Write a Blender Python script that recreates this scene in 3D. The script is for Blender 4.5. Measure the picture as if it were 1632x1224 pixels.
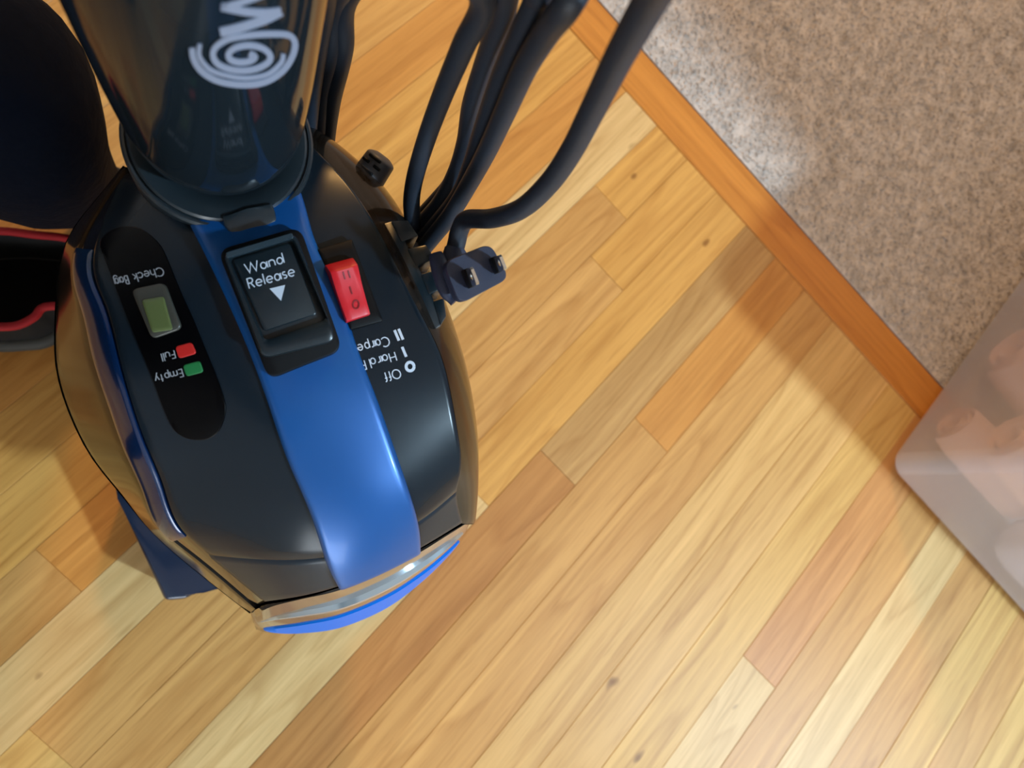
import bpy, bmesh, math, random
import numpy as np
from mathutils import Vector, Matrix
from mathutils.bvhtree import BVHTree

random.seed(7); rng = np.random.default_rng(7)
SC = bpy.context.scene
for o in list(bpy.data.objects): bpy.data.objects.remove(o)
COL = SC.collection

# ------------------------------------------------------------------ camera
CAM_H = 0.79167; FPX = 1180.0
CR = Vector((0.66422146, -0.69268529, 0.28106394))    # camera right in the world
CD = Vector((-0.68578557, -0.71427669, -0.13966734))  # camera down
CF = Vector((0.29750293, -0.09997955, -0.94947148))   # camera forward
CAMPOS = Vector((0, 0, CAM_H))
cam_data = bpy.data.cameras.new('camera'); cam = bpy.data.objects.new('camera', cam_data); COL.objects.link(cam)
mw = Matrix((( CR.x, -CD.x, -CF.x, 0), (CR.y, -CD.y, -CF.y, 0), (CR.z, -CD.z, -CF.z, CAM_H), (0, 0, 0, 1)))
cam.matrix_world = mw
cam_data.sensor_width = 36.0; cam_data.lens = 36.0*FPX/1632.0
cam_data.clip_start = 0.02; cam_data.clip_end = 50
cam_data.dof.use_dof = True; cam_data.dof.focus_distance = 0.40; cam_data.dof.aperture_fstop = 10.0
SC.camera = cam

# ------------------------------------------------------------------ world, lamps, exposure
world = bpy.data.worlds.new('world'); SC.world = world; world.use_nodes = True
world.node_tree.nodes['Background'].inputs[0].default_value = (0.75, 0.85, 1.0, 1)
world.node_tree.nodes['Background'].inputs[1].default_value = 0.25
SC.view_settings.view_transform = 'Standard'; SC.view_settings.look = 'None'
SC.view_settings.gamma = 1.0; SC.view_settings.exposure = 0.0
SC.view_settings.use_curve_mapping = False

def lamp(name, kind, loc, target, energy, color, size=0.1, size_y=None, shape='DISK'):
    d = bpy.data.lights.new(name, kind); o = bpy.data.objects.new(name, d); COL.objects.link(o)
    d.energy = energy; d.color = color
    if kind == 'AREA':
        d.shape = shape; d.size = size
        if size_y: d.size_y = size_y
    o.location = loc
    o.rotation_euler = (Vector(target)-Vector(loc)).to_track_quat('-Z', 'Y').to_euler()
    return o
# cool daylight lamp standing on the lower right side of the photograph
lamp('daylight_key', 'AREA', (0.56, -2.45, 2.38), (0.3, -0.2, 0), 92, (0.58, 0.82, 1.0), 0.16)
lamp('window_light', 'AREA', (-1.30, -1.15, 0.48), (0.50, -0.68, 0.14), 15, (0.86, 0.94, 1.0), 0.9, 0.5, 'RECTANGLE')
lamp('ceiling_lamp', 'AREA', (2.0, 1.3, 1.75), (0.35, 0.1, 0), 31, (1.0, 0.55, 0.18), 0.30)

# ------------------------------------------------------------------ helpers
def lin(c):
    return tuple(((v/255)/12.92 if v/255 <= 0.04045 else ((v/255+0.055)/1.055)**2.4) for v in c)
def ray(px, py): return (CR*((px-816)/FPX) + CD*((py-612)/FPX) + CF)
def at(px, py, z):                       # pixel + height above the floor -> point
    d = ray(px, py); t = (z-CAM_H)/d.z
    return CAMPOS + d*t
def deep(px, py, dep): return CAMPOS + ray(px, py)*dep     # pixel + distance along the lens axis

def mat(name, base, rough=0.5, metal=0.0, coat=0.0, coat_rough=0.05, spec=0.5, bump=None, sheen=0.0, trans=0.0, ior=1.5):
    m = bpy.data.materials.new(name); m.use_nodes = True
    b = m.node_tree.nodes['Principled BSDF']
    b.inputs['Base Color'].default_value = (*base, 1)
    b.inputs['Roughness'].default_value = rough; b.inputs['Metallic'].default_value = metal
    b.inputs['Coat Weight'].default_value = coat; b.inputs['Coat Roughness'].default_value = coat_rough
    b.inputs['Specular IOR Level'].default_value = spec; b.inputs['IOR'].default_value = ior
    b.inputs['Sheen Weight'].default_value = sheen; b.inputs['Transmission Weight'].default_value = trans
    if bump:
        nt = m.node_tree; tc = nt.nodes.new('ShaderNodeTexCoord'); n = nt.nodes.new('ShaderNodeTexNoise')
        n.inputs['Scale'].default_value = bump[0]; n.inputs['Detail'].default_value = 3
        bp = nt.nodes.new('ShaderNodeBump'); bp.inputs['Strength'].default_value = bump[1]; bp.inputs['Distance'].default_value = bump[2]
        nt.links.new(tc.outputs['Object'], n.inputs['Vector']); nt.links.new(n.outputs['Fac'], bp.inputs['Height'])
        nt.links.new(bp.outputs['Normal'], b.inputs['Normal'])
    return m

def link(name, me, m=None, parent=None, smooth=True):
    o = bpy.data.objects.new(name, me); COL.objects.link(o)
    if m: me.materials.append(m)
    if smooth: me.shade_smooth()
    if parent: o.parent = parent
    return o
def mesh(name, vs, fs, m=None, parent=None, smooth=True, sharp=None):
    me = bpy.data.meshes.new(name); me.from_pydata([tuple(v) for v in vs], [], fs); me.validate(); me.update()
    bm = bmesh.new(); bm.from_mesh(me); bmesh.ops.recalc_face_normals(bm, faces=bm.faces); bm.to_mesh(me); bm.free()
    o = link(name, me, m, parent, smooth)
    if smooth and sharp: me.set_sharp_from_angle(angle=math.radians(sharp))
    return o
def thing(name, label, cat, loc=(0, 0, 0), group=None):
    o = bpy.data.objects.new(name, None); COL.objects.link(o); o.location = loc; o.empty_display_size = 0.02
    o['label'] = label; o['category'] = cat
    if group: o['group'] = group
    return o
def tag(o, label, cat, group=None):
    o['label'] = label; o['category'] = cat
    if group: o['group'] = group
    return o

def box_bm(bm, c, s, rot=None, bev=0.0, seg=2):
    r = bmesh.ops.create_cube(bm, size=1.0)
    vs = r['verts']
    M = Matrix.Translation(c) @ (rot.to_4x4() if rot else Matrix.Identity(4)) @ Matrix.Diagonal((*s, 1))
    bmesh.ops.transform(bm, matrix=M, verts=vs)
    if bev:
        es = list({e for v in vs for e in v.link_edges})
        bmesh.ops.bevel(bm, geom=es, offset=bev, segments=seg, profile=0.5, affect='EDGES')
def bm_obj(name, bm, m, parent=None, smooth=True, sharp=40):
    me = bpy.data.meshes.new(name); bmesh.ops.recalc_face_normals(bm, faces=bm.faces); bm.to_mesh(me); bm.free()
    o = link(name, me, m, parent, smooth)
    if smooth and sharp: me.set_sharp_from_angle(angle=math.radians(sharp))
    return o

def catmull(pts, n=8, closed=False):
    P = [Vector(p) for p in pts]; out = []; N = len(P)
    rng_ = range(N if closed else N-1)
    for i in rng_:
        p1, p2 = P[i], P[(i+1) % N]
        p0 = P[i-1] if (closed or i > 0) else p1*2-p2
        p3 = P[(i+2) % N] if (closed or i+2 < N) else p2*2-p1
        for k in range(n):
            t = k/n
            out.append(0.5*((2*p1)+(p2-p0)*t+(2*p0-5*p1+4*p2-p3)*t*t+(3*p1-p0-3*p2+p3)*t*t*t))
    if not closed: out.append(P[-1])
    return out
def tube_geo(path, rad, seg=12, closed=False, cap=True, squash=None):
    """parallel transported tube; rad = number or list"""
    n = len(path); rad = [rad]*n if not hasattr(rad, '__len__') else rad
    tang = []
    for i in range(n):
        a = path[(i-1) % n] if (closed or i > 0) else path[i]
        b = path[(i+1) % n] if (closed or i < n-1) else path[i]
        tang.append((b-a).normalized())
    t0 = tang[0]; ref = Vector((0, 0, 1)) if abs(t0.z) < 0.9 else Vector((1, 0, 0))
    nrm = t0.cross(ref).normalized(); vs = []; fs = []
    for i in range(n):
        nrm = (nrm - tang[i]*nrm.dot(tang[i])).normalized(); bi = tang[i].cross(nrm)
        for k in range(seg):
            a = 2*math.pi*k/seg
            vs.append(path[i] + (nrm*math.cos(a) + bi*math.sin(a))*rad[i])
    m = n if closed else n-1
    for i in range(m):
        for k in range(seg):
            j = (i+1) % n
            fs.append((i*seg+k, i*seg+(k+1) % seg, j*seg+(k+1) % seg, j*seg+k))
    if cap and not closed:
        fs.append(tuple(range(seg))[::-1]); fs.append(tuple((n-1)*seg+k for k in range(seg)))
    return vs, fs
def tube(name, path, rad, m, parent=None, seg=12, closed=False):
    vs, fs = tube_geo(path, rad, seg, closed)
    return mesh(name, vs, fs, m, parent, sharp=60)
def join_geo(gs):
    V, F = [], []
    for vs, fs in gs:
        o = len(V); V += list(vs); F += [tuple(i+o for i in f) for f in fs]
    return V, F

# ------------------------------------------------------------------ materials
def wood_material(name, use_object_color=True, base=(0.6, 0.4, 0.2), gloss=0.46):
    m = bpy.data.materials.new(name); m.use_nodes = True; nt = m.node_tree; N = nt.nodes; L = nt.links
    b = N['Principled BSDF']
    tc = N.new('ShaderNodeTexCoord'); oi = N.new('ShaderNodeObjectInfo')
    off = N.new('ShaderNodeVectorMath'); off.operation = 'MULTIPLY_ADD'
    cmb = N.new('ShaderNodeCombineXYZ')
    for i in range(3): L.new(oi.outputs['Random'], cmb.inputs[i])
    L.new(cmb.outputs[0], off.inputs[0]); off.inputs[1].default_value = (37.0, 11.0, 53.0)
    L.new(tc.outputs['Object'], off.inputs[2])
    def noise(vec_scale, scale, detail, dist=0.0, rough=0.6):
        mp = N.new('ShaderNodeMapping'); mp.inputs['Scale'].default_value = vec_scale
        L.new(off.outputs[0], mp.inputs['Vector'])
        n = N.new('ShaderNodeTexNoise'); n.inputs['Scale'].default_value = scale; n.inputs['Detail'].default_value = detail
        n.inputs['Roughness'].default_value = rough; n.inputs['Distortion'].default_value = dist
        L.new(mp.outputs[0], n.inputs['Vector']); return n
    def ramp(fac, a, bb, pa=0.3, pb=0.7):
        r = N.new('ShaderNodeValToRGB'); r.color_ramp.elements[0].position = pa; r.color_ramp.elements[1].position = pb
        r.color_ramp.elements[0].color = (*a, 1); r.color_ramp.elements[1].color = (*bb, 1)
        L.new(fac, r.inputs[0]); return r
    def mul(a, bb, fac=1.0):
        x = N.new('ShaderNodeMix'); x.data_type = 'RGBA'; x.blend_type = 'MULTIPLY'; x.inputs[0].default_value = fac
        L.new(a, x.inputs[6]); L.new(bb, x.inputs[7]); return x.outputs[2]
    # growth rings: a stretched noise field cut into narrow bands gives straight and cathedral figure
    field = noise((1.3, 13.0, 13.0), 1.0, 2.0, 0.35)
    k = N.new('ShaderNodeMath'); k.operation = 'MULTIPLY'; k.inputs[1].default_value = 9.0; L.new(field.outputs['Fac'], k.inputs[0])
    fr = N.new('ShaderNodeMath'); fr.operation = 'FRACT'; L.new(k.outputs[0], fr.inputs[0])
    rr = N.new('ShaderNodeValToRGB'); e = rr.color_ramp.elements
    e[0].position = 0.0; e[0].color = (1.03, 1.02, 1.0, 1); e[1].position = 1.0; e[1].color = (1.03, 1.02, 1.0, 1)
    a = e.new(0.55); a.color = (1, 0.98, 0.95, 1); a = e.new(0.86); a.color = (0.80, 0.70, 0.57, 1)
    L.new(fr.outputs[0], rr.inputs[0])
    streak = ramp(noise((3.5, 160.0, 160.0), 1.0, 4.0, 0.0, 0.7).outputs['Fac'], (0.84, 0.78, 0.70), (1.06, 1.05, 1.04), 0.30, 0.68)
    band = ramp(noise((0.9, 30.0, 30.0), 1.0, 3.0, 0.2).outputs['Fac'], (0.86, 0.80, 0.71), (1.07, 1.06, 1.04), 0.28, 0.72)
    pore = ramp(noise((22.0, 420.0, 420.0), 1.0, 1.0).outputs['Fac'], (0.80, 0.74, 0.66), (1, 1, 1), 0.26, 0.40)
    knot = ramp(noise((26.0, 40.0, 40.0), 1.0, 0.5).outputs['Fac'], (0.45, 0.36, 0.28), (1, 1, 1), 0.155, 0.20)
    if use_object_color: src = oi.outputs['Color']
    else:
        rgb = N.new('ShaderNodeRGB'); rgb.outputs[0].default_value = (*base, 1); src = rgb.outputs[0]
    c = mul(src, rr.outputs[0], 0.62); c = mul(c, streak.outputs[0]); c = mul(c, band.outputs[0]); c = mul(c, pore.outputs[0], 0.7); c = mul(c, knot.outputs[0])
    L.new(c, b.inputs['Base Color'])
    b.inputs['Roughness'].default_value = gloss; b.inputs['Specular IOR Level'].default_value = 0.36
    b.inputs['Coat Weight'].default_value = 0.06; b.inputs['Coat Roughness'].default_value = 0.40
    wv = noise((6, 14, 14), 1.0, 2.0)
    bp = N.new('ShaderNodeBump'); bp.inputs['Strength'].default_value = 0.25; bp.inputs['Distance'].default_value = 0.0015
    L.new(wv.outputs['Fac'], bp.inputs['Height']); L.new(bp.outputs[0], b.inputs['Normal']); L.new(bp.outputs[0], b.inputs['Coat Normal'])
    return m
M_WOOD = wood_material('oak_strip')
M_GAP = mat('joint_dark', lin((110, 70, 36)), 0.8)
M_BLACKGLOSS = mat('piano_black_plastic', (0.006, 0.007, 0.009), 0.10, coat=0.5, coat_rough=0.03, spec=0.6)
M_SATIN = mat('satin_black_plastic', (0.008, 0.014, 0.021), 0.24, spec=0.24)
M_SLATE = mat('dark_slate_plastic', (0.012, 0.020, 0.030), 0.30, ior=1.3)
M_SIDE = mat('smoked_mirror_plastic', (0.016, 0.013, 0.011), 0.10, spec=0.5, ior=1.19)
M_CHROME = mat('smoked_chrome', (0.50, 0.47, 0.46), 0.10, metal=0.9)
M_BLUE = mat('metallic_blue', lin((14, 84, 154)), 0.36, metal=0.25, coat=0.12, coat_rough=0.12)
M_BLUETRIM = mat('deep_blue_gloss', lin((10, 38, 78)), 0.16, metal=0.2, coat=0.4, coat_rough=0.04)
M_BLUELENS = mat('bright_blue_lens', lin((10, 110, 214)), 0.3, ior=1.15)
M_BLACK = mat('matt_black', (0.0025, 0.003, 0.004), 0.5, spec=0.2)
M_PANEL = mat('indicator_black', (0.001, 0.001, 0.0015), 0.3, spec=0.10)
M_RED = mat('red_switch', lin((200, 24, 38)), 0.42)
M_REDMARK = mat('red_mark', lin((190, 25, 20)), 0.5)
M_REDDARK = mat('red_engraving', lin((120, 8, 18)), 0.5)
M_GREEN = mat('green_mark', lin((15, 110, 55)), 0.5)
M_PRINT = mat('pale_print', lin((205, 214, 228)), 0.6)
M_PRINTDIM = mat('grey_print', lin((150, 152, 158)), 0.6)
M_LCDRIM = mat('display_rim', lin((62, 62, 56)), 0.35)
M_LCD = mat('display_green', lin((92, 104, 62)), 0.25)
M_RUBBER = mat('cord_rubber', (0.015, 0.023, 0.038), 0.55, spec=0.5, bump=(900, 0.15, 0.0004))
M_PLUG = mat('plug_vinyl', (0.026, 0.032, 0.062), 0.45, bump=(1400, 0.25, 0.0003))
M_METAL = mat('nickel', (0.75, 0.72, 0.66), 0.15, metal=1.0)
M_LOGO = mat('logo_print', lin((128, 138, 160)), 0.55)
M_NAVY = mat('navy_cloth', (0.0022, 0.0042, 0.011), 0.95, spec=0.1, bump=(60, 0.5, 0.004))
M_SHOE = mat('black_cloth', (0.002, 0.002, 0.002), 0.95, bump=(700, 0.5, 0.001))
M_PIPING = mat('red_piping', lin((170, 5, 18)), 0.7, bump=(1200, 0.6, 0.001))
M_SOLE = mat('grey_sole', lin((60, 58, 52)), 0.7)

# ------------------------------------------------------------------ room
S = 0.05715; Y0 = -0.158358
X_B0, X_B1 = 0.62436, 0.68346
def strip_y(k): return Y0 - k*S          # edge k of the strips, strips run along x
def struct(name, bm, m, smooth=False):
    o = bm_obj(name, bm, m, None, smooth); o['kind'] = 'structure'; return o
RX0, RX1, RY0, RY1, RH = -1.7, 2.6, -2.6, 2.2, 2.45
M_WALL = mat('wall_paint', lin((206, 208, 210)), 0.85, bump=(80, 0.1, 0.001))
M_CEIL = mat('ceiling_paint', lin((222, 224, 228)), 0.9)
bm = bmesh.new(); box_bm(bm, ((RX0+RX1)/2, (RY0+RY1)/2, -0.05), (RX1-RX0, RY1-RY0, 0.06)); FLOOR = struct('floor', bm, M_GAP)
bm = bmesh.new(); box_bm(bm, ((RX0+RX1)/2, (RY0+RY1)/2, RH+0.03), (RX1-RX0, RY1-RY0, 0.06)); struct('ceiling', bm, M_CEIL)
for nm, c, s in (('wall_left', (RX0-0.03, (RY0+RY1)/2, RH/2), (0.06, RY1-RY0, RH)), ('wall_right', (RX1+0.03, (RY0+RY1)/2, RH/2), (0.06, RY1-RY0, RH)),
                 ('wall_back', ((RX0+RX1)/2, RY1+0.03, RH/2), (RX1-RX0, 0.06, RH)), ('wall_front', ((RX0+RX1)/2, RY0-0.03, RH/2), (RX1-RX0, 0.06, RH))):
    bm = bmesh.new(); box_bm(bm, c, s); struct(nm, bm, M_WALL)

# oak strips: every board its own part of the floor
def plank(x0, x1, ya, yb, col, z=0.0, name='floor_plank', g=0.00014, bev=0.0004):
    cx, cy = (x0+x1)/2, (ya+yb)/2
    bm = bmesh.new(); box_bm(bm, (0, 0, -0.0095), (x1-x0-2*g, abs(yb-ya)-2*g, 0.019), bev=bev, seg=1)
    o = bm_obj(name, bm, M_WOOD, FLOOR, False); o.location = (cx, cy, z); o.color = (*col, 1); return o
def tone(c, k=0.5):               # boards differ only a little from the common oak
    m_ = (210, 164, 92); return lin(tuple(m_[i]+(c[i]-m_[i])*k for i in range(3)))
TONES = [tone(c) for c in ((216, 170, 112), (208, 158, 98), (222, 182, 128), (200, 148, 92), (214, 164, 100), (226, 190, 140))]
T = {'gold': tone((222, 168, 90)), 'cream': tone((224, 190, 136)), 'grey': tone((188, 150, 98), .8), 'brown': tone((180, 126, 70), .8), 'orange': tone((204, 134, 62)),
     'tan': tone((204, 156, 100)), 'pink': tone((206, 148, 94), .7), 'pale': tone((226, 200, 152), .7), 'dark': tone((176, 120, 66)), 'yellow': tone((228, 194, 126))}
known = {  # strip index: joints along x and the tones between them
    -8: ([-0.25], ['gold', 'orange']), -7: ([-0.6], ['gold', 'gold']), -6: ([-0.62], ['tan', 'gold']),
    -5: ([-0.193], ['tan', 'orange']), -4: ([-0.65], ['pale', 'pale']),
    -3: ([-0.301, 0.50], ['yellow', 'tan', 'gold']), -2: ([-0.62, 0.43], ['tan', 'tan', 'gold']),
    -1: ([0.132], ['pale', 'gold']), 0: ([0.218], ['brown', 'grey']), 1: ([0.3275], ['tan', 'orange']),
    2: ([-0.45], ['cream', 'tan']), 3: ([-0.40], ['cream', 'cream']), 4: ([-0.52], ['pale', 'cream']),
    5: ([-0.2], ['cream', 'yellow']), 6: ([0.22], ['pale', 'pink']), 7: ([-0.35], ['pale', 'tan']),
    8: ([-0.2], ['pale', 'pale']), 9: ([-0.10], ['tan', 'tan']), 10: ([-0.25], ['yellow', 'yellow']), 11: ([-0.3], ['tan', 'tan']),
    12: ([-0.33], ['pale', 'yellow']), 13: ([-0.4], ['yellow', 'tan'])}
for k in range(-34, 42):
    ya, yb = strip_y(k), strip_y(k+1)
    if k in known:
        js, ts = known[k]; xs = [RX0+0.01] + js + [X_B0]
        if xs[1]-xs[0] > 1.1: xs.insert(1, xs[1]-0.85-0.2*random.random()); ts = [random.choice(['cream', 'tan', 'gold'])] + ts
        for i in range(len(xs)-1):
            c = T[ts[min(i, len(ts)-1)]]; plank(xs[i], xs[i+1], ya, yb, c, random.uniform(-0.0002, 0.0002))
    else:
        x = RX0+0.01; 
        while x < X_B0-0.02:
            x2 = min(X_B0, x + random.uniform(0.7, 1.5))
            if X_B0-x2 < 0.25: x2 = X_B0
            plank(x, x2, ya, yb, random.choice(TONES), random.uniform(-0.0002, 0.0002)); x = x2
o = plank(X_B0, X_B1, RY0+0.01, RY1-0.01, lin((206, 138, 60)), 0.0012, 'border_plank')
# border board runs across: rotate its grain by building it along x and turning it
me = o.data; bm = bmesh.new(); box_bm(bm, (0, 0, -0.0095), (RY1-RY0-0.02, X_B1-X_B0-0.0006, 0.019), bev=0.0014, seg=2); bm.to_mesh(me); bm.free(); o.rotation_euler.z = math.pi/2
# carpet
CARPET = thing('carpet', 'grey beige cut-pile carpet beyond the oak border board', 'carpet', (X_B1, 0, 0))
def carpet_mat(name, base):
    m = mat(name, base, 0.95, sheen=0.25); nt = m.node_tree; N = nt.nodes; L = nt.links; b = N['Principled BSDF']
    tc = N.new('ShaderNodeTexCoord'); n1 = N.new('ShaderNodeTexNoise'); n1.inputs['Scale'].default_value = 38; n1.inputs['Detail'].default_value = 5
    n2 = N.new('ShaderNodeTexNoise'); n2.inputs['Scale'].default_value = 190; n2.inputs['Detail'].default_value = 2
    L.new(tc.outputs['Object'], n1.inputs['Vector']); L.new(tc.outputs['Object'], n2.inputs['Vector'])
    ad = N.new('ShaderNodeMath'); ad.operation = 'ADD'; L.new(n1.outputs['Fac'], ad.inputs[0]); L.new(n2.outputs['Fac'], ad.inputs[1])
    r = N.new('ShaderNodeValToRGB'); r.color_ramp.elements[0].position = 0.40; r.color_ramp.elements[1].position = 0.62
    hf = N.new('ShaderNodeMath'); hf.operation = 'MULTIPLY'; hf.inputs[1].default_value = 0.5; L.new(ad.outputs[0], hf.inputs[0])
    r.color_ramp.elements[0].color = (*[v*0.80 for v in base], 1); r.color_ramp.elements[1].color = (*[min(1, v*1.2) for v in base], 1)
    L.new(hf.outputs[0], r.inputs[0]); L.new(r.outputs[0], b.inputs['Base Color'])
    return m
M_CARPET = carpet_mat('carpet_yarn', lin((192, 182, 174)))
bm = bmesh.new(); box_bm(bm, ((RX1-X_B1)/2, (RY0+RY1)/2, -0.008), (RX1-X_B1-0.002, RY1-RY0-0.01, 0.020)); bm_obj('carpet_backing', bm, M_CARPET, CARPET, False)
n = 60000
px_ = rng.uniform(0.003, 0.95, n); py_ = rng.uniform(-0.62, 0.50, n)
h = rng.uniform(0.004, 0.0075, n); a = rng.uniform(0, 2*np.pi, n); r0 = rng.uniform(0.0010, 0.0018, n)
lean = rng.normal(0, 0.0018, (n, 2)); V = np.zeros((n, 4, 3))
for j in range(3):
    V[:, j, 0] = px_ + r0*np.cos(a+j*2.094); V[:, j, 1] = py_ + r0*np.sin(a+j*2.094); V[:, j, 2] = 0.0015
V[:, 0:3, 0] += 0; V[:, 3, 0] = px_ + lean[:, 0]; V[:, 3, 1] = py_ + lean[:, 1]; V[:, 3, 2] = h
idx = np.arange(n)[:, None]*4; F = np.concatenate([idx+np.array([[0, 1, 3]]), idx+np.array([[1, 2, 3]]), idx+np.array([[2, 0, 3]])])
me = bpy.data.meshes.new('carpet_pile'); me.from_pydata(V.reshape(-1, 3).tolist(), [], F.tolist()); me.update()
o = link('carpet_pile', me, M_CARPET, CARPET, True); o['kind'] = 'stuff'

# ------------------------------------------------------------------ vacuum: shell surface from measured stations
VAC = thing('upright_vacuum', 'blue and glossy black upright vacuum with red rocker switch, standing on oak floor', 'vacuum cleaner', tuple(at(480, 700, 0.0)))
VINV = Matrix.Translation(-VAC.location)
class Local:                       # parts are modelled in world space and moved into the thing's frame
    pass
def vfix(o, root=VAC):
    o.data.transform(Matrix.Translation(-root.location)); return o
rows = [  # silL, trimO, trimI, stripeL, stripeR, panelR, silR ; height of each
 ((196,264,.375),(200,266,.388),(207,268,.395),(265,262,.416),(430,190,.422),(470,215,.418),(478,212,.378)),
 ((147,324,.372),(156,330,.398),(175,331,.410),(275,302,.433),(455,242,.435),(500,240,.431),(524,240,.375)),
 ((105,385,.365),(120,402,.408),(148,406,.420),(297,352,.440),(482,310,.4415),(553,290,.4385),(598,306,.370)),
 ((87,500,.345),(130,493,.412),(166,487,.426),(327,410,.445),(504,385,.446),(615,385,.4425),(658,400,.362)),
 ((88,582,.335),(148,570,.412),(188,570,.427),(361,482,.4455),(537,450,.446),(655,466,.4435),(690,468,.352)),
 ((108,655,.325),(174,650,.406),(210,650,.422),(396,562,.4440),(566,540,.4445),(694,540,.4415),(714,545,.340)),
 ((147,732,.310),(200,722,.397),(234,717,.413),(430,655,.4395),(598,625,.441),(716,605,.4375),(730,610,.325)),
 ((195,792,.295),(228,785,.383),(258,775,.400),(460,740,.431),(630,715,.432),(731,685,.4285),(742,688,.310)),
 ((243,850,.280),(258,848,.365),(284,840,.384),(496,825,.4195),(655,790,.419),(736,750,.4135),(746,752,.302)),
 ((305,905,.268),(316,896,.345),(335,886,.368),(517,890,.404),(666,835,.402),(728,785,.397),(747,795,.290)),
 ((398,978,.268),(406,972,.312),(428,963,.338),(540,937,.384),(668,877,.380),(738,836,.364),(746,832,.288)),
]
kc = np.array([0, 40, 75, 245, 410, 520, 556.]); kr = np.array([0, 60, 112, 190, 270, 352, 440, 525, 605, 665, 728.])
G = np.array([[list(at(*p)) for p in r] for r in rows])
def spline_eval(k, Y, xs):         # natural cubic spline, Y shape (n, ...)
    n = len(k); h = np.diff(k); A = np.zeros((n, n)); B = np.zeros_like(Y); A[0, 0] = A[-1, -1] = 1
    for i in range(1, n-1):
        A[i, i-1] = h[i-1]; A[i, i] = 2*(h[i-1]+h[i]); A[i, i+1] = h[i]
        B[i] = 6*((Y[i+1]-Y[i])/h[i]-(Y[i]-Y[i-1])/h[i-1])
    Mm = np.linalg.solve(A, B.reshape(n, -1)).reshape(Y.shape); out = []
    for x in xs:
        i = min(max(int(np.searchsorted(k, x)-1), 0), n-2); d = h[i]; a = (k[i+1]-x)/d; b = (x-k[i])/d
        out.append(a*Y[i]+b*Y[i+1]+((a**3-a)*Mm[i]+(b**3-b)*Mm[i+1])*d*d/6)
    return np.array(out)
def surf(us, vs):                  # us, vs in station units (0..10, 0..6)
    X = spline_eval(kr, G, np.interp(us, np.arange(11), kr))
    X = np.moveaxis(X, 1, 0); vs = np.asarray(vs, float); out = np.zeros((len(vs),)+X.shape[1:])
    q = np.interp(vs, np.arange(7), kc)
    a, b, c = vs < 2, (vs >= 2) & (vs <= 5), vs > 5
    # three faces meet in crisp edges: side, deck, side
    if a.any():
        out[a] = 0.5*spline_eval(kc[:3], X[:3], q[a])+0.5*np.array([X[int(v)]*(1-v+int(v))+X[int(v)+1]*(v-int(v)) for v in vs[a]])
    if b.any(): out[b] = spline_eval(kc[2:6], X[2:6], q[b])
    if c.any():
        t = (vs[c]-5)[:, None, None]; w = X[6]-X[5]; o_ = w.copy(); o_[:, 2] = 0
        out[c] = X[5]+w*t+np.sin(np.pi*t)*(o_*0.25+np.array([0, 0, 0.004]))
    return np.moveaxis(out, 0, 1)    # [u, v, 3]
def grid_normals(X):
    du = np.gradient(X, axis=0); dv = np.gradient(X, axis=1); n = np.cross(du, dv)
    n /= np.linalg.norm(n, axis=2, keepdims=True)+1e-12
    c = np.array(CAMPOS); s = np.sign(np.sum(n*(c-X), axis=2, keepdims=True)); s[s == 0] = 1
    if np.mean(s) < 0: return -n
    return n
def patch(name, u0, u1, v0, v1, h0, h1, m, nu=60, nv=24, bevel=0.0012, parent=VAC, vfun=None, ufun=None, sharp=50):
    """slab lying on the shell: underside at offset h0, top at h1 with rounded edges"""
    us = np.linspace(u0, u1, nu); vs = np.linspace(v0, v1, nv)
    X = surf(us, vs)
    Nn = grid_normals(X)
    if ufun is not None: pass
    H = np.full((nu, nv), h1, float)
    # edge distances
    dl = np.cumsum(np.r_[np.zeros((1, nv)), np.linalg.norm(np.diff(X, axis=0), axis=2)], axis=0)
    dc = np.cumsum(np.c_[np.zeros((nu, 1)), np.linalg.norm(np.diff(X, axis=1), axis=2)], axis=1)
    e = np.minimum(np.minimum(dl, dl[-1:]-dl), np.minimum(dc, dc[:, -1:]-dc))
    t = np.clip(e/max(bevel, 1e-6), 0, 1); H = h1 - (1-np.sqrt(1-(1-t)**2))*min(bevel, h1-h0)
    top = X + Nn*H[..., None]; bot = X + Nn*h0
    vs_ = np.concatenate([top.reshape(-1, 3), bot.reshape(-1, 3)]); K = nu*nv; fs = []
    for i in range(nu-1):
        for j in range(nv-1):
            a = i*nv+j; fs.append((a, a+1, a+nv+1, a+nv)); fs.append((K+a, K+a+nv, K+a+nv+1, K+a+1))
    for i in range(nu-1):
        for j in (0, nv-1):
            a = i*nv+j; fs.append((a, a+nv, K+a+nv, K+a))
    for j in range(nv-1):
        for i in (0, nu-1):
            a = i*nv+j; fs.append((a, a+1, K+a+1, K+a))
    return vfix(mesh(name, vs_, fs, m, parent, sharp=sharp))
# BVH of the shell, used to lay the small plates and the print on its real curved face
_us = np.linspace(0, 10, 121); _vs = np.linspace(0, 6, 73); _X = surf(_us, _vs)
_vv = [Vector(p) for p in _X.reshape(-1, 3)]
_ff = [(i*73+j, i*73+j+1, (i+1)*73+j+1, (i+1)*73+j) for i in range(120) for j in range(72)]
SHELL = BVHTree.FromPolygons(_vv, _ff)
def hit(px, py, tree=SHELL):
    d = ray(px, py).normalized(); r = tree.ray_cast(CAMPOS, d)
    if r[0] is None:
        r = tree.find_nearest(CAMPOS + d*0.42)
    p, n = r[0], r[1]
    if n.dot(d) > 0: n = -n
    return p, n

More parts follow.
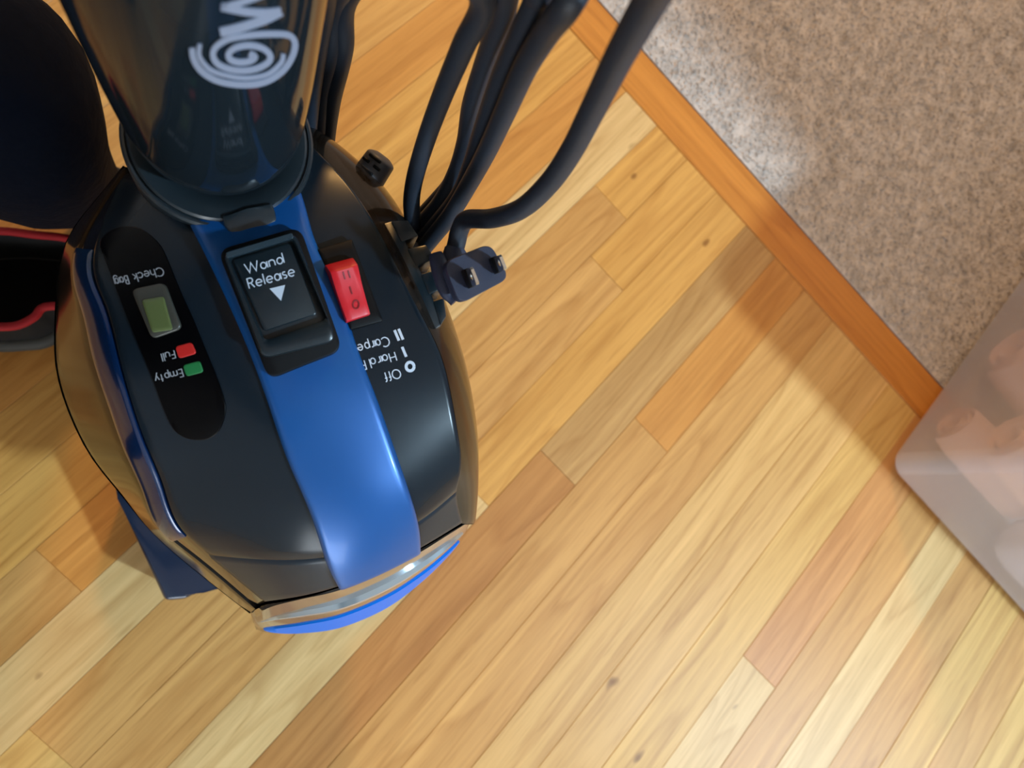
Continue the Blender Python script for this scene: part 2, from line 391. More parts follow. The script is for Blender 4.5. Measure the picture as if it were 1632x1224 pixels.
# lower body: from the outline loop down to the nozzle neck
outl = [tuple(_X[i, 0]) for i in range(0, 121, 4)] + [tuple(_X[120, j]) for j in range(4, 72, 4)] + [tuple(_X[i, 72]) for i in range(120, -1, -4)] + [tuple(_X[0, j]) for j in range(68, 0, -4)]
outl = np.array(outl); cen = outl.mean(axis=0); nl = len(outl)
down = np.array([-0.10, -0.02, -1.0]); loops = [outl]
axis_c = np.array(at(470, 640, 0.30))
for sc_, zz in ((0.985, .90), (0.93, .74), (0.84, .55), (0.70, .36), (0.45, .24), (0.28, .20)):
    L_ = outl.copy(); L_[:, :2] = axis_c[:2] + (outl[:, :2]-axis_c[:2])*sc_; L_[:, 2] = outl[:, 2]*zz; loops.append(L_)
V = np.concatenate(loops); F = []
for k in range(len(loops)-1):
    for i in range(nl):
        j = (i+1) % nl; F.append((k*nl+i, k*nl+j, (k+1)*nl+j, (k+1)*nl+i))
F.append(tuple((len(loops)-1)*nl+i for i in range(nl)))
vfix(mesh('lower_housing', V, F, M_SIDE, VAC, sharp=60))
# upper shell pieces
patch('side_shell', 0, 10, 0, 1, -0.004, 0.0, M_SIDE, nv=12, bevel=0.0006)['label'] = 'smoky mirror side shell under the indicator panel'
patch('side_shell', 0, 10, 5, 6, -0.004, 0.0, M_SIDE, nv=12, bevel=0.0006)['label'] = 'smoky mirror side shell under the cord hook'
patch('shell_deck', 0, 10, 1, 5, -0.005, -0.0012, M_BLACKGLOSS, nv=40)
patch('side_trim', 1.9, 8.35, 1.02, 1.98, -0.002, 0.0012, M_BLUETRIM, nv=12, bevel=0.0008)['label'] = 'glossy deep blue side trim'
patch('top_panel', 0.3, 8.95, 2.02, 3.1, -0.002, 0.0015, M_SATIN, nv=26, bevel=0.001)['label'] = 'satin black top panel with the bag indicator'
patch('top_panel', 0.2, 8.9, 3.9, 4.97, -0.002, 0.0015, M_SATIN, nv=26, bevel=0.001)['label'] = 'satin black top panel with the red switch'
patch('front_panel', 8.98, 9.95, 1.95, 3.05, -0.002, 0.0006, M_SLATE, nu=16, bevel=0.0008)
patch('front_panel', 8.93, 9.95, 3.95, 5.0, -0.002, 0.0006, M_SLATE, nu=16, bevel=0.0008)
patch('centre_stripe', 1.2, 9.97, 3.0, 4.0, -0.003, 0.0045, M_BLUE, nu=100, nv=30, bevel=0.0045)['label'] = 'metallic blue centre stripe'

# bumper: smoked chrome bar with a bright blue lens under it
def pl(pts, n=8): return catmull([at(*p) for p in pts], n)
up = pl([(402,985,.280),(430,968,.312),(480,955,.338),(540,941,.352),(610,912,.354),(670,880,.350),(715,852,.332),(747,832,.290)])
lo = pl([(408,1003,.238),(432,1009,.236),(480,1006,.236),(540,994,.236),(610,964,.238),(665,924,.240),(710,883,.244),(744,846,.250)])
def loft(lines, m, name, parent=VAC, closed_section=True, sharp=50):
    n = len(lines[0]); k = len(lines); V = [p for l in lines for p in l]; F = []
    for a in range(k if closed_section else k-1):
        b = (a+1) % k
        for i in range(n-1): F.append((a*n+i, a*n+i+1, b*n+i+1, b*n+i))
    if closed_section:
        F.append(tuple(a*n for a in range(k))); F.append(tuple(a*n+n-1 for a in range(k)))
    return vfix(mesh(name, V, F, m, parent, sharp=sharp))
outv = Vector((-0.16, -0.40, 0.0)).normalized()
def bulge(i, n, amt): return amt*math.sin(math.pi*i/(n-1))**0.5
nn = len(up)
mid1 = [up[i].lerp(lo[i], 0.30)+outv*bulge(i, nn, 0.0045)+Vector((0, 0, 0.003)) for i in range(nn)]
mid2 = [up[i].lerp(lo[i], 0.62)+outv*bulge(i, nn, 0.0050) for i in range(nn)]
inn = [p - outv*0.02 - Vector((0, 0, 0.03)) for p in lo]; inu = [p - outv*0.02 - Vector((0, 0, 0.02)) for p in up]
loft([up, mid1, mid2, lo, inn, inu], M_CHROME, 'bumper')['label'] = 'mirror-like smoked front bumper'
def strip_between(a, b, f0, f1, off, thick, m, name, i0=0, i1=None, taper=True):
    i1 = i1 or len(a); n = i1-i0; A, B, A2, B2 = [], [], [], []
    for q, i in enumerate(range(i0, i1)):
        w = math.sin(math.pi*max(0.0, min(1, q/(n-1))))**0.6 if taper else 1
        mid = (f0+f1)/2; g0 = mid+(f0-mid)*w; g1 = mid+(f1-mid)*w
        o_ = outv*(bulge(i, len(a), 0.0055)+off)
        A.append(a[i].lerp(b[i], g0)+o_); B.append(a[i].lerp(b[i], g1)+o_); A2.append(A[-1]-outv*thick); B2.append(B[-1]-outv*thick)
    return loft([A, B, B2, A2], m, name)
strip_between(up, lo, 0.44, 0.80, 0.0012, 0.004, M_BLUELENS, 'bumper_lens', 4, len(up)-4)['label'] = 'bright blue curved lens in the bumper'
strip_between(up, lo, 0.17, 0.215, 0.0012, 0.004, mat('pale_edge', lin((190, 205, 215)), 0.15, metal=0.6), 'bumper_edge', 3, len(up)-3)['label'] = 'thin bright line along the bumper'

# floor nozzle
def prism(name, poly, z0, z1, m, parent, bev=0.006, root=VAC, inset_top=0.0):
    bm = bmesh.new(); n = len(poly); c = sum(poly, Vector((0, 0, 0)))/n
    b = [bm.verts.new((p.x, p.y, z0)) for p in poly]
    t = [bm.verts.new((p.x+(c.x-p.x)*inset_top, p.y+(c.y-p.y)*inset_top, z1)) for p in poly]
    bm.faces.new(b[::-1]); bm.faces.new(t)
    for i in range(n): bm.faces.new((b[i], b[(i+1) % n], t[(i+1) % n], t[i]))
    if bev: bmesh.ops.bevel(bm, geom=list(bm.edges), offset=bev, segments=3, profile=0.5, affect='EDGES')
    o = bm_obj(name, bm, m, parent, True, 40); return vfix(o, root)
npoly = [at(x, y, 0.07) for x, y in ((178,760),(187,795),(262,958),(296,955),(322,938),(600,872),(702,800),(739,678),(724,590),(640,470),(300,560))]
prism('floor_nozzle', npoly, 0.008, 0.07, mat('nozzle_blue', lin((16, 36, 62)), 0.25, coat=0.5, coat_rough=0.08), VAC, 0.004)['label'] = 'dark blue floor nozzle with a bevelled corner'
o = tube('nozzle_wheel', [at(360, 600, 0.022), at(380, 592, 0.022)], 0.02, M_BLACK, VAC, 20); vfix(o)
o = tube('nozzle_wheel', [at(590, 540, 0.022), at(610, 532, 0.022)], 0.02, M_BLACK, VAC, 20); vfix(o)

# ------------------------------------------------------------------ plates and print laid on the shell
def rrect(c4, r=0.12, n=5):
    """rounded quad in picture measure, c4 = TL TR BR BL"""
    c = [Vector((p[0], p[1])) for p in c4]; out = []
    for i in range(4):
        p = c[i]; a = c[i-1]; b = c[(i+1) % 4]
        la = min(1, r*min((a-p).length, (b-p).length)/(a-p).length); lb = min(1, r*min((a-p).length, (b-p).length)/(b-p).length)
        s = p+(a-p)*la; e = p+(b-p)*lb
        for k in range(n+1):
            t = k/n; out.append((s*(1-t)**2+p*2*t*(1-t)+e*t*t))
    return out
def plate(name, poly, h0, h1, m, parent, bev=0.0006, inner=None, tree=SHELL, rings=4, root=VAC, flat=False):
    poly = [Vector((p[0], p[1])) for p in poly]; n = len(poly); c = sum(poly, Vector((0, 0)))/n
    pc, nc = hit(c.x, c.y, tree)
    def P(q, h):
        p, nn_ = hit(q.x, q.y, tree)
        if flat:
            d = ray(q.x, q.y); t = (pc-CAMPOS).dot(nc)/d.dot(nc); p = CAMPOS+d*t; nn_ = nc
        return p+nn_*h
    V, F = [], []
    if inner is None:
        px1 = 0.0
        Ls = []
        pxs = sum(((poly[i]-c).length for i in range(n)))/n; bpx = bev*FPX/0.36
        for s_, hh in [(1.0, h0), (1.0, h1-bev), (1-0.35*bpx/pxs, h1-0.3*bev), (1-bpx/pxs, h1)] + [((1-bpx/pxs)*(1-k/rings), h1) for k in range(1, rings)]:
            Ls.append([P(c+(q-c)*s_, hh) for q in poly])
        for L_ in Ls: V += L_
        for k in range(len(Ls)-1):
            for i in range(n): F.append((k*n+i, k*n+(i+1) % n, (k+1)*n+(i+1) % n, (k+1)*n+i))
        V.append(P(c, h1)); k = len(Ls)-1
        for i in range(n): F.append((k*n+i, k*n+(i+1) % n, len(V)-1))
        F.append(tuple(range(n)))
    else:
        inner = [Vector((p[0], p[1])) for p in inner]
        Ls = [[P(q, h0) for q in poly], [P(q, h1-bev) for q in poly], [P(q.lerp(inner[i], 0.2), h1) for i, q in enumerate(poly)],
              [P(q.lerp(inner[i], 0.8), h1) for i, q in enumerate(poly)], [P(q, h1-bev) for q in inner], [P(q, h0) for q in inner]]
        for L_ in Ls: V += L_
        for k in range(6):
            for i in range(n):
                kk = (k+1) % 6; F.append((k*n+i, k*n+(i+1) % n, kk*n+(i+1) % n, kk*n+i))
    return vfix(mesh(name, V, F, m, parent, sharp=40), root)
def arc(cx, cy, rx, ry, a0, a1, n=12):
    return [(cx+rx*math.cos(math.radians(a0+(a1-a0)*i/n)), cy+ry*math.sin(math.radians(a0+(a1-a0)*i/n))) for i in range(n+1)]
X = 0.64; R = X/2
def bowl(x=0): return arc(x+.28, R, .26, R, 0, 360, 18)
GL = {  # geometric sans letters as strokes; width, polylines
 'W': (1.25, [[(0, 1), (.31, 0), (.62, .95), (.93, 0), (1.24, 1)]]),
 'a': (.66, [bowl(), [(X, X), (X, 0)]]), 'n': (.56, [[(0, X), (0, 0)], arc(.26, X-.26, .26, .26, 180, 0)+[(.52, 0)]]),
 'd': (.66, [bowl(), [(X, 1.05), (X, 0)]]), 'R': (.6, [[(0, 0), (0, 1), (.28, 1)]+arc(.28, .76, .24, .24, 90, -90)+[(0, .52)], [(.26, .52), (.56, 0)]]),
 'e': (.66, [[(.02, R), (X-.02, R)]+arc(R, R, R-.02, R, 0, 310, 18)]), 'l': (.1, [[(.03, 0), (.03, 1.05)]]),
 's': (.42, [arc(.2, .48, .17, .155, 40, 270, 8)+arc(.2, .16, .19, .16, 90, -140, 8)]),
 'C': (.86, [arc(.5, .5, .5, .5, 48, 312, 20)]), 'h': (.56, [[(0, 1.05), (0, 0)], arc(.26, X-.26, .26, .26, 180, 0)+[(.52, 0)]]),
 'c': (.56, [arc(R, R, R, R, 48, 312, 14)]), 'k': (.5, [[(0, 1.05), (0, 0)], [(.4, X), (.03, .3)], [(.12, .36), (.45, 0)]]),
 'B': (.58, [[(0, 0), (0, 1), (.26, 1)]+arc(.26, .77, .22, .23, 90, -90)+[(0, .54)], [(.26, .54)]+arc(.28, .27, .26, .27, 90, -90)+[(0, 0)]]),
 'g': (.66, [bowl(), [(X, X), (X, -.05)]+arc(R, -.05, R, .27, 0, -160)]), 'F': (.5, [[(0, 0), (0, 1), (.46, 1)], [(0, .52), (.42, .52)]]),
 'u': (.56, [[(0, X), (0, .26)]+arc(.26, .26, .26, .26, 180, 360), [(.52, X), (.52, 0)]]), 'E': (.5, [[(.46, 0), (0, 0), (0, 1), (.46, 1)], [(0, .52), (.42, .52)]]),
 'm': (.9, [[(0, X), (0, 0)], arc(.22, X-.22, .22, .22, 180, 0)+[(.44, 0)], arc(.66, X-.22, .22, .22, 180, 0)+[(.88, 0)]]),
 'p': (.66, [bowl(), [(0, X), (0, -.36)]]), 't': (.34, [[(.15, .95), (.15, 0)], [(0, X), (.3, X)]]), 'y': (.52, [[(0, X), (.26, .02)], [(.52, X), (.1, -.36)]]),
 'r': (.36, [[(0, X), (0, 0)], arc(.24, X-.26, .24, .26, 180, 75)]), 'H': (.7, [[(0, 0), (0, 1)], [(.64, 0), (.64, 1)], [(0, .52), (.64, .52)]]),
 'O': (1.0, [arc(.5, .5, .5, .5, 0, 360, 24)]), 'o': (.66, [bowl()]), 'f': (.34, [[(.12, 0), (.12, .8)]+arc(.27, .82, .15, .2, 180, 70, 6), [(0, X), (.3, X)]]),
 'I': (.1, [[(.03, 0), (.03, 1)]]), ' ': (.30, [])}
def ribbon_geo(poly, w, P, h0, h1):
    """flat stroke with mitred corners following the surface"""
    pts = [Vector(p) for p in poly]; n = len(pts); Lp, Rp = [], []
    for i in range(n):
        a = pts[i]-pts[i-1] if i else pts[1]-pts[0]; b = pts[i+1]-pts[i] if i < n-1 else pts[i]-pts[i-1]
        if a.length < 1e-9: a = b
        if b.length < 1e-9: b = a
        a = a.normalized(); b = b.normalized(); t = (a+b)
        t = t.normalized() if t.length > 1e-6 else b
        nn_ = Vector((-t.y, t.x)); k = 1/max(0.45, abs(Vector((-a.y, a.x)).dot(nn_)))
        Lp.append(pts[i]+nn_*w/2*k); Rp.append(pts[i]-nn_*w/2*k)
    V = [P(q, h1) for q in Lp]+[P(q, h1) for q in Rp]+[P(q, h0) for q in Lp]+[P(q, h0) for q in Rp]; F = []
    for i in range(n-1):
        F += [(i, i+1, n+i+1, n+i), (i, 2*n+i, 2*n+i+1, i+1), (n+i, n+i+1, 3*n+i+1, 3*n+i)]
    F += [(0, n, 3*n, 2*n), (n-1, 3*n-1, 4*n-1, 2*n-1)]
    return V, F
def surfP(tree=SHELL):
    def P(q, h):
        p, nn_ = hit(q[0], q[1], tree); return p+nn_*h
    return P
def planeP(c4, h=0.0):
    pts = [hit(x, y) for x, y in c4]; pc = sum((p for p, _ in pts), Vector())/len(pts); nc = sum((n_ for _, n_ in pts), Vector()).normalized()
    def P(q, hh):
        pcc = pc+nc*hh; d = ray(q[0], q[1]); return CAMPOS+d*((pcc-CAMPOS).dot(nc)/d.dot(nc))
    return P, nc
def lettering(text, org, end, capvec, h, m, parent, P, w=0.115, root=VAC, thick=0.00025, clip=None):
    org = Vector(org); bd = Vector(end)-org; up_ = Vector(capvec); sp = 0.17
    tot = sum(GL[c][0]+sp for c in text)-sp; ux = bd/tot; gs = []
    x = 0
    sc_ = up_.length
    for ch in text:
        wd, ps = GL[ch]
        for poly in ps:
            q = []
            for i, (a, b) in enumerate(poly): q.append(org+ux*(x+a)+up_*b)
            gs.append(ribbon_geo([tuple(v) for v in q], w*sc_, P, h, h+thick))
        x += wd+sp
    V, F = join_geo(gs)
    o = vfix(mesh('lettering', V, F, m, parent, False), root)
    return o

# indicator panel on the left
cap = [(165,395),(178,430),(196,478),(220,539),(246,602),(262,645),(276,676),(290,691),(308,698),(330,698),(347,690),(358,672),(362,644),(348,600),(331,559),(311,510),(289,461),(269,412),(255,388),(230,368),(208,364),(190,367),(172,378)]
capd = [tuple(p) for p in catmull([(x, y, 0) for x, y in cap], 3, True)]
IND = plate('indicator_panel', [(x, y) for x, y, _ in capd], 0.001, 0.0022, M_PANEL, VAC, 0.0004, rings=6); IND['label'] = 'black capsule-shaped bag indicator panel'
SP = surfP()
plate('display_rim', rrect([(216,463),(268,452),(295,524),(248,541)], 0.2), 0.002, 0.0036, M_LCDRIM, IND, 0.0008)
plate('display', rrect([(234,480),(268,474),(282,526),(250,531)], 0.15), 0.0034, 0.0039, M_LCD, IND, 0.0002)['label'] = 'dull green display'
plate('full_marker', rrect([(283,552),(309,545),(317,563),(289,571)], 0.28), 0.002, 0.0027, M_REDMARK, IND, 0.0003)['label'] = 'red marker'
plate('empty_marker', rrect([(295,581),(322,574),(328,592),(301,599)], 0.28), 0.002, 0.0027, M_GREEN, IND, 0.0003)['label'] = 'green marker'
lettering('Check', (263,428), (216,439), (4,12.5), 0.0023, M_PRINTDIM, IND, SP)
lettering('Bag', (208,441), (187,446), (4,12.5), 0.0023, M_PRINTDIM, IND, SP)
lettering('Full', (281,558), (260,563.5), (3,11.5), 0.0023, M_PRINTDIM, IND, SP)
lettering('Empty', (293,587), (250,598), (3.4,11.5), 0.0023, M_PRINTDIM, IND, SP)

# rocker switch on the right
bez = [(505,401),(559,385),(608,514),(557,528)]
SWP, swn = planeP([(540,430), (560,500), (580,440)])
SW = plate('rocker_switch', rrect(bez, 0.04, 2), 0.001, 0.0042, M_BLACK, VAC, 0.0005, flat=True); SW['label'] = 'red rocker switch in a black bezel'
tl, tr, br, bl = (519,421), (563,409), (591,499), (554,511)
def mixp(a, b, t): return (a[0]*(1-t)+b[0]*t, a[1]*(1-t)+b[1]*t)
prof = [(0, .004), (0, .0075), (.03, .0090), (.16, .0125), (.20, .0128), (.50, .0098), (.80, .0085), (.97, .0082), (1, .0076), (1, .004)]
V, F = [], []; nx = 8
for t, hh in prof:
    for k in range(nx+1):
        s_ = k/nx; e = 0.0006 if k in (0, nx) else 0
        # the rocker stands straight up from the deck: find the deck point, then lift it along the normal
        V.append(SWP(mixp(mixp(tl, tr, s_), mixp(bl, br, s_), t), 0.009) + swn*(hh-0.009-e))
for a in range(len(prof)-1):
    for k in range(nx): F.append((a*(nx+1)+k, a*(nx+1)+k+1, (a+1)*(nx+1)+k+1, (a+1)*(nx+1)+k))
F.append(tuple(a*(nx+1) for a in range(len(prof)))); F.append(tuple(a*(nx+1)+nx for a in range(len(prof))))
vfix(mesh('rocker', V, F, M_RED, SW, sharp=35))['label'] = 'red rocker'
def rockP(q, hh):
    # height of the rocker face under a picture point
    o_, e1, e2 = Vector(tl), Vector(tr)-Vector(tl), Vector(bl)-Vector(tl)
    d = Vector(q)-o_; t = (d.x*e1.y-d.y*e1.x)/(e2.x*e1.y-e2.y*e1.x)
    hz = np.interp(t, [p[0] for p in prof[2:-2]], [p[1] for p in prof[2:-2]])
    return SWP(q, 0.009)+swn*(hz-0.009+hh)
gs = []
for poly in ([(545,437),(549,447)], [(553,435),(557,445)], [(557,458),(561,469)], arc(567.5,485,5,6.5,0,360,16)):
    gs.append(ribbon_geo(poly, 2.0, rockP, 0.0, 0.0003))
V, F = join_geo(gs); vfix(mesh('switch_marks', V, F, M_REDDARK, SW, False))
# legend beside the switch
RP = bpy.data.objects['top_panel.001'] if 'top_panel.001' in bpy.data.objects else VAC
def bar(a, b, w): return ribbon_geo([a, b], w, SP, 0.0016, 0.0019)
gs = [bar((627.5,527),(634.5,543.5), 4.2), bar((634,525),(641,542), 4.2), bar((639.5,553.5),(646,569), 4.2), ribbon_geo(arc(652,584.3,6.3,6.8,0,360,22), 4.6, SP, 0.0016, 0.0019)]
V, F = join_geo(gs); vfix(mesh('legend_symbols', V, F, M_PRINT, VAC, False))
for txt, a, b, c in (('Carpet', (616.5,537), (556,554.5), (4.5,14)), ('Hard', (627,561.5), (586.5,573), (4.2,13.5)), ('Floor', (579,575), (540,586), (4.2,13.5)), ('Off', (634.5,588), (609,594.5), (4.2,13.5))):
    if txt == 'Floor': txt = 'F'; b = (572, 577)
    if txt == 'Carpet': txt = 'Carpe'; b = (567, 551)
    lettering(txt, a, b, c, 0.0016, M_PRINT, VAC, SP)

# wand release latch in the stripe
frame = [(346,398),(478,360),(546,557),(428,604)]
LP, ln = planeP([(380,420), (450,400), (430,580), (520,550)])
def lplate(name, poly, h0, h1, m, parent, bev=0.0008, inner=None):
    n = len(poly); poly = [Vector((p[0], p[1])) for p in poly]; c = sum(poly, Vector((0, 0)))/n
    def P(q, hh): return LP(q, h1)+ln*(hh-h1)
    V, F = [], []
    if inner is None:
        Ls = [[P(q, h0) for q in poly], [P(q, h1-bev) for q in poly], [P(c+(q-c)*0.993, h1-bev*.3) for q in poly], [P(c+(q-c)*0.975, h1) for q in poly]]
        for L_ in Ls: V += L_
        for k in range(3):
            for i in range(n): F.append((k*n+i, k*n+(i+1) % n, (k+1)*n+(i+1) % n, (k+1)*n+i))
        F += [tuple(3*n+i for i in range(n)), tuple(range(n))]
    else:
        inner = [Vector((p[0], p[1])) for p in inner]
        Ls = [[P(q, h0) for q in poly], [P(q, h1-bev) for q in poly], [P(q.lerp(inner[i], 0.25), h1) for i, q in enumerate(poly)],
              [P(q.lerp(inner[i], 0.75), h1) for i, q in enumerate(poly)], [P(q, h1-bev) for q in inner], [P(q, h0) for q in inner]]
        for L_ in Ls: V += L_
        for k in range(6):
            for i in range(n): kk = (k+1) % 6; F.append((k*n+i, k*n+(i+1) % n, kk*n+(i+1) % n, kk*n+i))
    return vfix(mesh(name, V, F, m, parent, sharp=40))
HB = 0.0078
LATCH = lplate('wand_release_latch', rrect(frame, 0.16, 6), -0.004, HB+0.0002, M_BLACK, VAC); LATCH['label'] = 'black wand release latch with white lettering'
M_TRAY = mat('latch_plastic', (0.008, 0.016, 0.022), 0.30, spec=0.5)
tray = rrect([(354,402),(470,369),(536,541),(417,570)], 0.14, 6)
tray_in = rrect([(364,410),(466,379),(522,508),(422,543)], 0.10, 6)
lplate('latch_tray', tray, HB, HB+0.0030, M_TRAY, LATCH)
lplate('latch_rim', tray, HB+0.002, HB+0.0070, M_TRAY, LATCH, 0.0012, tray_in)
lplate('latch_face', rrect([(370,414),(462,386),(506,500),(420,528)], 0.08, 6), HB+0.0030, HB+0.0042, M_TRAY, LATCH)
lplate('latch_highlight_bar', rrect([(359,403),(466,371),(468,378),(361,411)], 0.3, 4), HB+0.006, HB+0.0082, mat('latch_highlight', (0.03, 0.05, 0.065), 0.2, coat=0.5), LATCH, 0.0008)  # lighter colour paints the highlight along the latch's top rim
hL = HB+0.0043
lettering('Wand', (393,436), (453.5,418.5), (-4.2,-15), hL, M_PRINT, LATCH, LP, 0.125)
lettering('Release', (397.5,460), (471,438.5), (-4.2,-15.5), hL, M_PRINT, LATCH, LP, 0.125)
V = [LP(q, hh) for hh in (hL, hL+0.0003) for q in ((429.5,460),(454.5,454),(448,479.5))]
vfix(mesh('latch_arrow', V, [(0, 1, 2), (3, 4, 5), (0, 1, 4, 3), (1, 2, 5, 4), (2, 0, 3, 5)], M_PRINT, LATCH, False))

# ------------------------------------------------------------------ wand and its socket
WB = at(352, 235, 0.44); WAX = (at(318, 0, 0.55)-at(352, 235, 0.44)).normalized()
def perp(axis, ref):
    a = (ref-axis*ref.dot(axis)).normalized(); return a, axis.cross(a)
WU, WV = perp(WAX, Vector(CR)); 
def lathe(name, base, ax, U, W_, prof, m, parent, seg=64, sx=1.0, root=VAC, sharp=35, cap=False):
    V, F = [], []
    for r, z in prof:
        for k in range(seg):
            a = 2*math.pi*k/seg; V.append(base+ax*z+(U*math.cos(a)*sx+W_*math.sin(a))*r)
    n = len(prof)
    for i in range(n-1):
        for k in range(seg): F.append((i*seg+k, i*seg+(k+1) % seg, (i+1)*seg+(k+1) % seg, (i+1)*seg+k))
    if cap: F += [tuple(range(seg)), tuple((n-1)*seg+k for k in range(seg))]
    return vfix(mesh(name, V, F, m, parent, sharp=sharp), root)
M_WAND = mat('glossy_clear_black', (0.008, 0.013, 0.018), 0.07, spec=0.5, ior=1.24)
M_RING = mat('ring_slate', (0.016, 0.024, 0.030), 0.30, spec=0.6)
SAX = (WAX*0.75+Vector((-0.16, -0.30, 0.94)).normalized()*0.25).normalized(); SU, SV = perp(SAX, Vector(CR))
WR = WB+SAX*0.0065
lathe('wand_socket', WR, SAX, SU, SV, [(0.030, -0.045), (0.0412, -0.040), (0.0412, 0.003), (0.0402, 0.0044), (0.0392, 0.0044), (0.0388, 0.0030), (0.030, 0.0010)], M_RING, VAC, cap=True)
lathe('socket_lip', WR, SAX, SU, SV, [(0.0382, -0.002), (0.0382, 0.0052), (0.0372, 0.0064), (0.0330, 0.0060), (0.0275, 0.0040), (0.0250, 0.0020), (0.0250, -0.004)], M_RING, VAC)
def onring(x, y, h):
    d = ray(x, y); p0 = WR+SAX*h; return CAMPOS+d*((p0-CAMPOS).dot(SAX)/d.dot(SAX))
tb = [onring(x, y, 0.005) for x, y in ((354,345),(357,360),(365,372),(382,375),(404,372),(426,365),(441,354),(438,338),(432,325),(395,335))]
bm = bmesh.new(); nrm = SAX
t1 = [bm.verts.new(p+nrm*0.003) for p in tb]; t0 = [bm.verts.new(p-nrm*0.010) for p in tb]
bm.faces.new(t1); bm.faces.new(t0[::-1])
for i in range(len(tb)): bm.faces.new((t1[i], t0[i], t0[(i+1) % len(tb)], t1[(i+1) % len(tb)]))
bmesh.ops.bevel(bm, geom=list(bm.edges), offset=0.0012, segments=2, profile=0.5, affect='EDGES')
vfix(bm_obj('socket_tab', bm, M_RING, VAC))
wprof = [(0.0245, -0.006), (0.0252, 0.008), (0.0282, 0.014), (0.0330, 0.024), (0.0362, 0.038), (0.0382, 0.070), (0.0396, 0.110), (0.0405, 0.16), (0.0400, 0.24), (0.0370, 0.32), (0.028, 0.40), (0.022, 0.50), (0.022, 0.62)]
wp = [tuple(p)[:2] for p in catmull([(a, b, 0) for a, b in wprof], 6)]
WAND = lathe('wand', WB, WAX, WU, WV, wp, M_WAND, VAC, 72, 1.0, cap=True); WAND['label'] = 'glossy black detachable wand rising from its socket'
# vertical seam ribs on the wand
def wand_pt(ang, z, dr=0.0):
    r = float(np.interp(z, [p[1] for p in wp], [p[0] for p in wp]))+dr
    return WB+WAX*z+(WU*math.cos(ang)+WV*math.sin(ang))*r
WT = BVHTree.FromPolygons([v.co+VAC.location for v in WAND.data.vertices], [tuple(p.vertices) for p in WAND.data.polygons])
WP = surfP(WT)
def wand_stroke(pts, w0, n=8):
    sm = [(p.x, p.y) for p in catmull([(a, b, 0) for a, b in pts], n)]
    return ribbon_geo(sm, w0, WP, 0.0002, 0.0006)
gs = [wand_stroke([(306,74),(309,92),(322,112),(348,127),(385,133),(420,129),(448,112),(464,88),(468,66),(458,54),(430,52),(395,54),(362,60),(342,74),(340,90),(352,103),(378,110),(405,108),(425,98),(429,86),(418,75),(398,70),(376,73),(364,82),(366,92),(380,97),(397,95),(405,88),(396,83)], 9.5, 5),
      wand_stroke([(318,68),(318,88),(334,108),(360,118),(392,122),(425,116),(446,98),(450,84)], 7),
      wand_stroke([(350,49),(372,44),(400,36),(425,27),(446,16)], 14), wand_stroke([(446,16),(420,18),(390,16),(352,8)], 12), wand_stroke([(352,10),(380,2),(410,-8),(446,-22)], 10), wand_stroke([(446,-22),(400,-20),(352,-32)], 9)]
V, F = join_geo(gs); vfix(mesh('swirl_emblem', V, F, M_LOGO, WAND, False))['label'] = 'pale grey swirl emblem'

# ------------------------------------------------------------------ cord storage on the right of the body
def block(name, c4, z, up_, thick, m, parent, bev=0.001, root=VAC):
    """four picture corners at height z, extruded down along up_"""
    P_ = [at(x, y, z) for x, y in c4]; bm = bmesh.new()
    a = [bm.verts.new(p) for p in P_]; b = [bm.verts.new(p-up_*thick) for p in P_]; n = len(P_)
    bm.faces.new(a); bm.faces.new(b[::-1])
    for i in range(n): bm.faces.new((a[i], b[i], b[(i+1) % n], a[(i+1) % n]))
    if bev: bmesh.ops.bevel(bm, geom=list(bm.edges), offset=bev, segments=2, profile=0.5, affect='EDGES')
    return vfix(bm_obj(name, bm, m, parent), root)
M_HOOK = mat('hook_plastic', (0.006, 0.014, 0.020), 0.30, spec=0.6)
ZU = Vector((0.1, 0.05, 1)).normalized()
HOOK = block('cord_hook', [(588,362),(626,351),(645,384),(668,428),(690,476),(705,518),(690,527),(655,468)], 0.436, ZU, 0.02, M_HOOK, VAC)
for c4 in ([(622,352),(650,350),(668,376),(640,386)], [(648,396),(680,389),(694,412),(664,426)], [(670,437),(694,430),(709,458),(684,470)], [(690,480),(708,474),(712,504),(702,520)]):
    block('hook_finger', c4, 0.4365, ZU, 0.018, M_HOOK, HOOK)
# strain relief boot with ribs
sa, sb = deep(578, 296, 0.402), deep(611, 248, 0.398); sd = (sb-sa); bp_ = []; rr_ = []
for k in range(29):
    t = k/28; bp_.append(sa+sd*t); rr_.append((0.0094-0.0012*t)*(1.0 if t < 0.86 else max(0.45, 1-((t-0.86)/0.14)**2*0.5)))
BOOT = vfix(tube('cord_boot', bp_, rr_, mat('boot_rubber', (0.06, 0.058, 0.064), 0.45), VAC, 24)); BOOT['label'] = 'ribbed rubber cord boot'
U_, V_ = perp(sd.normalized(), CF)
for k, (t, s_) in enumerate(((.18, 1), (.18, -1), (.45, 0), (.66, 1), (.66, -1), (.84, 0))):
    bm = bmesh.new(); c = sa+sd*t-U_*(0.0080 if s_ else 0.0086)+V_*0.0036*s_
    rot = Matrix((V_, sd.normalized(), U_)).transposed()
    box_bm(bm, c, (0.0044 if s_ else 0.0075, 0.0017, 0.0022), rot, 0.0004, 1); vfix(bm_obj('boot_slot', bm, M_BLACK, BOOT))

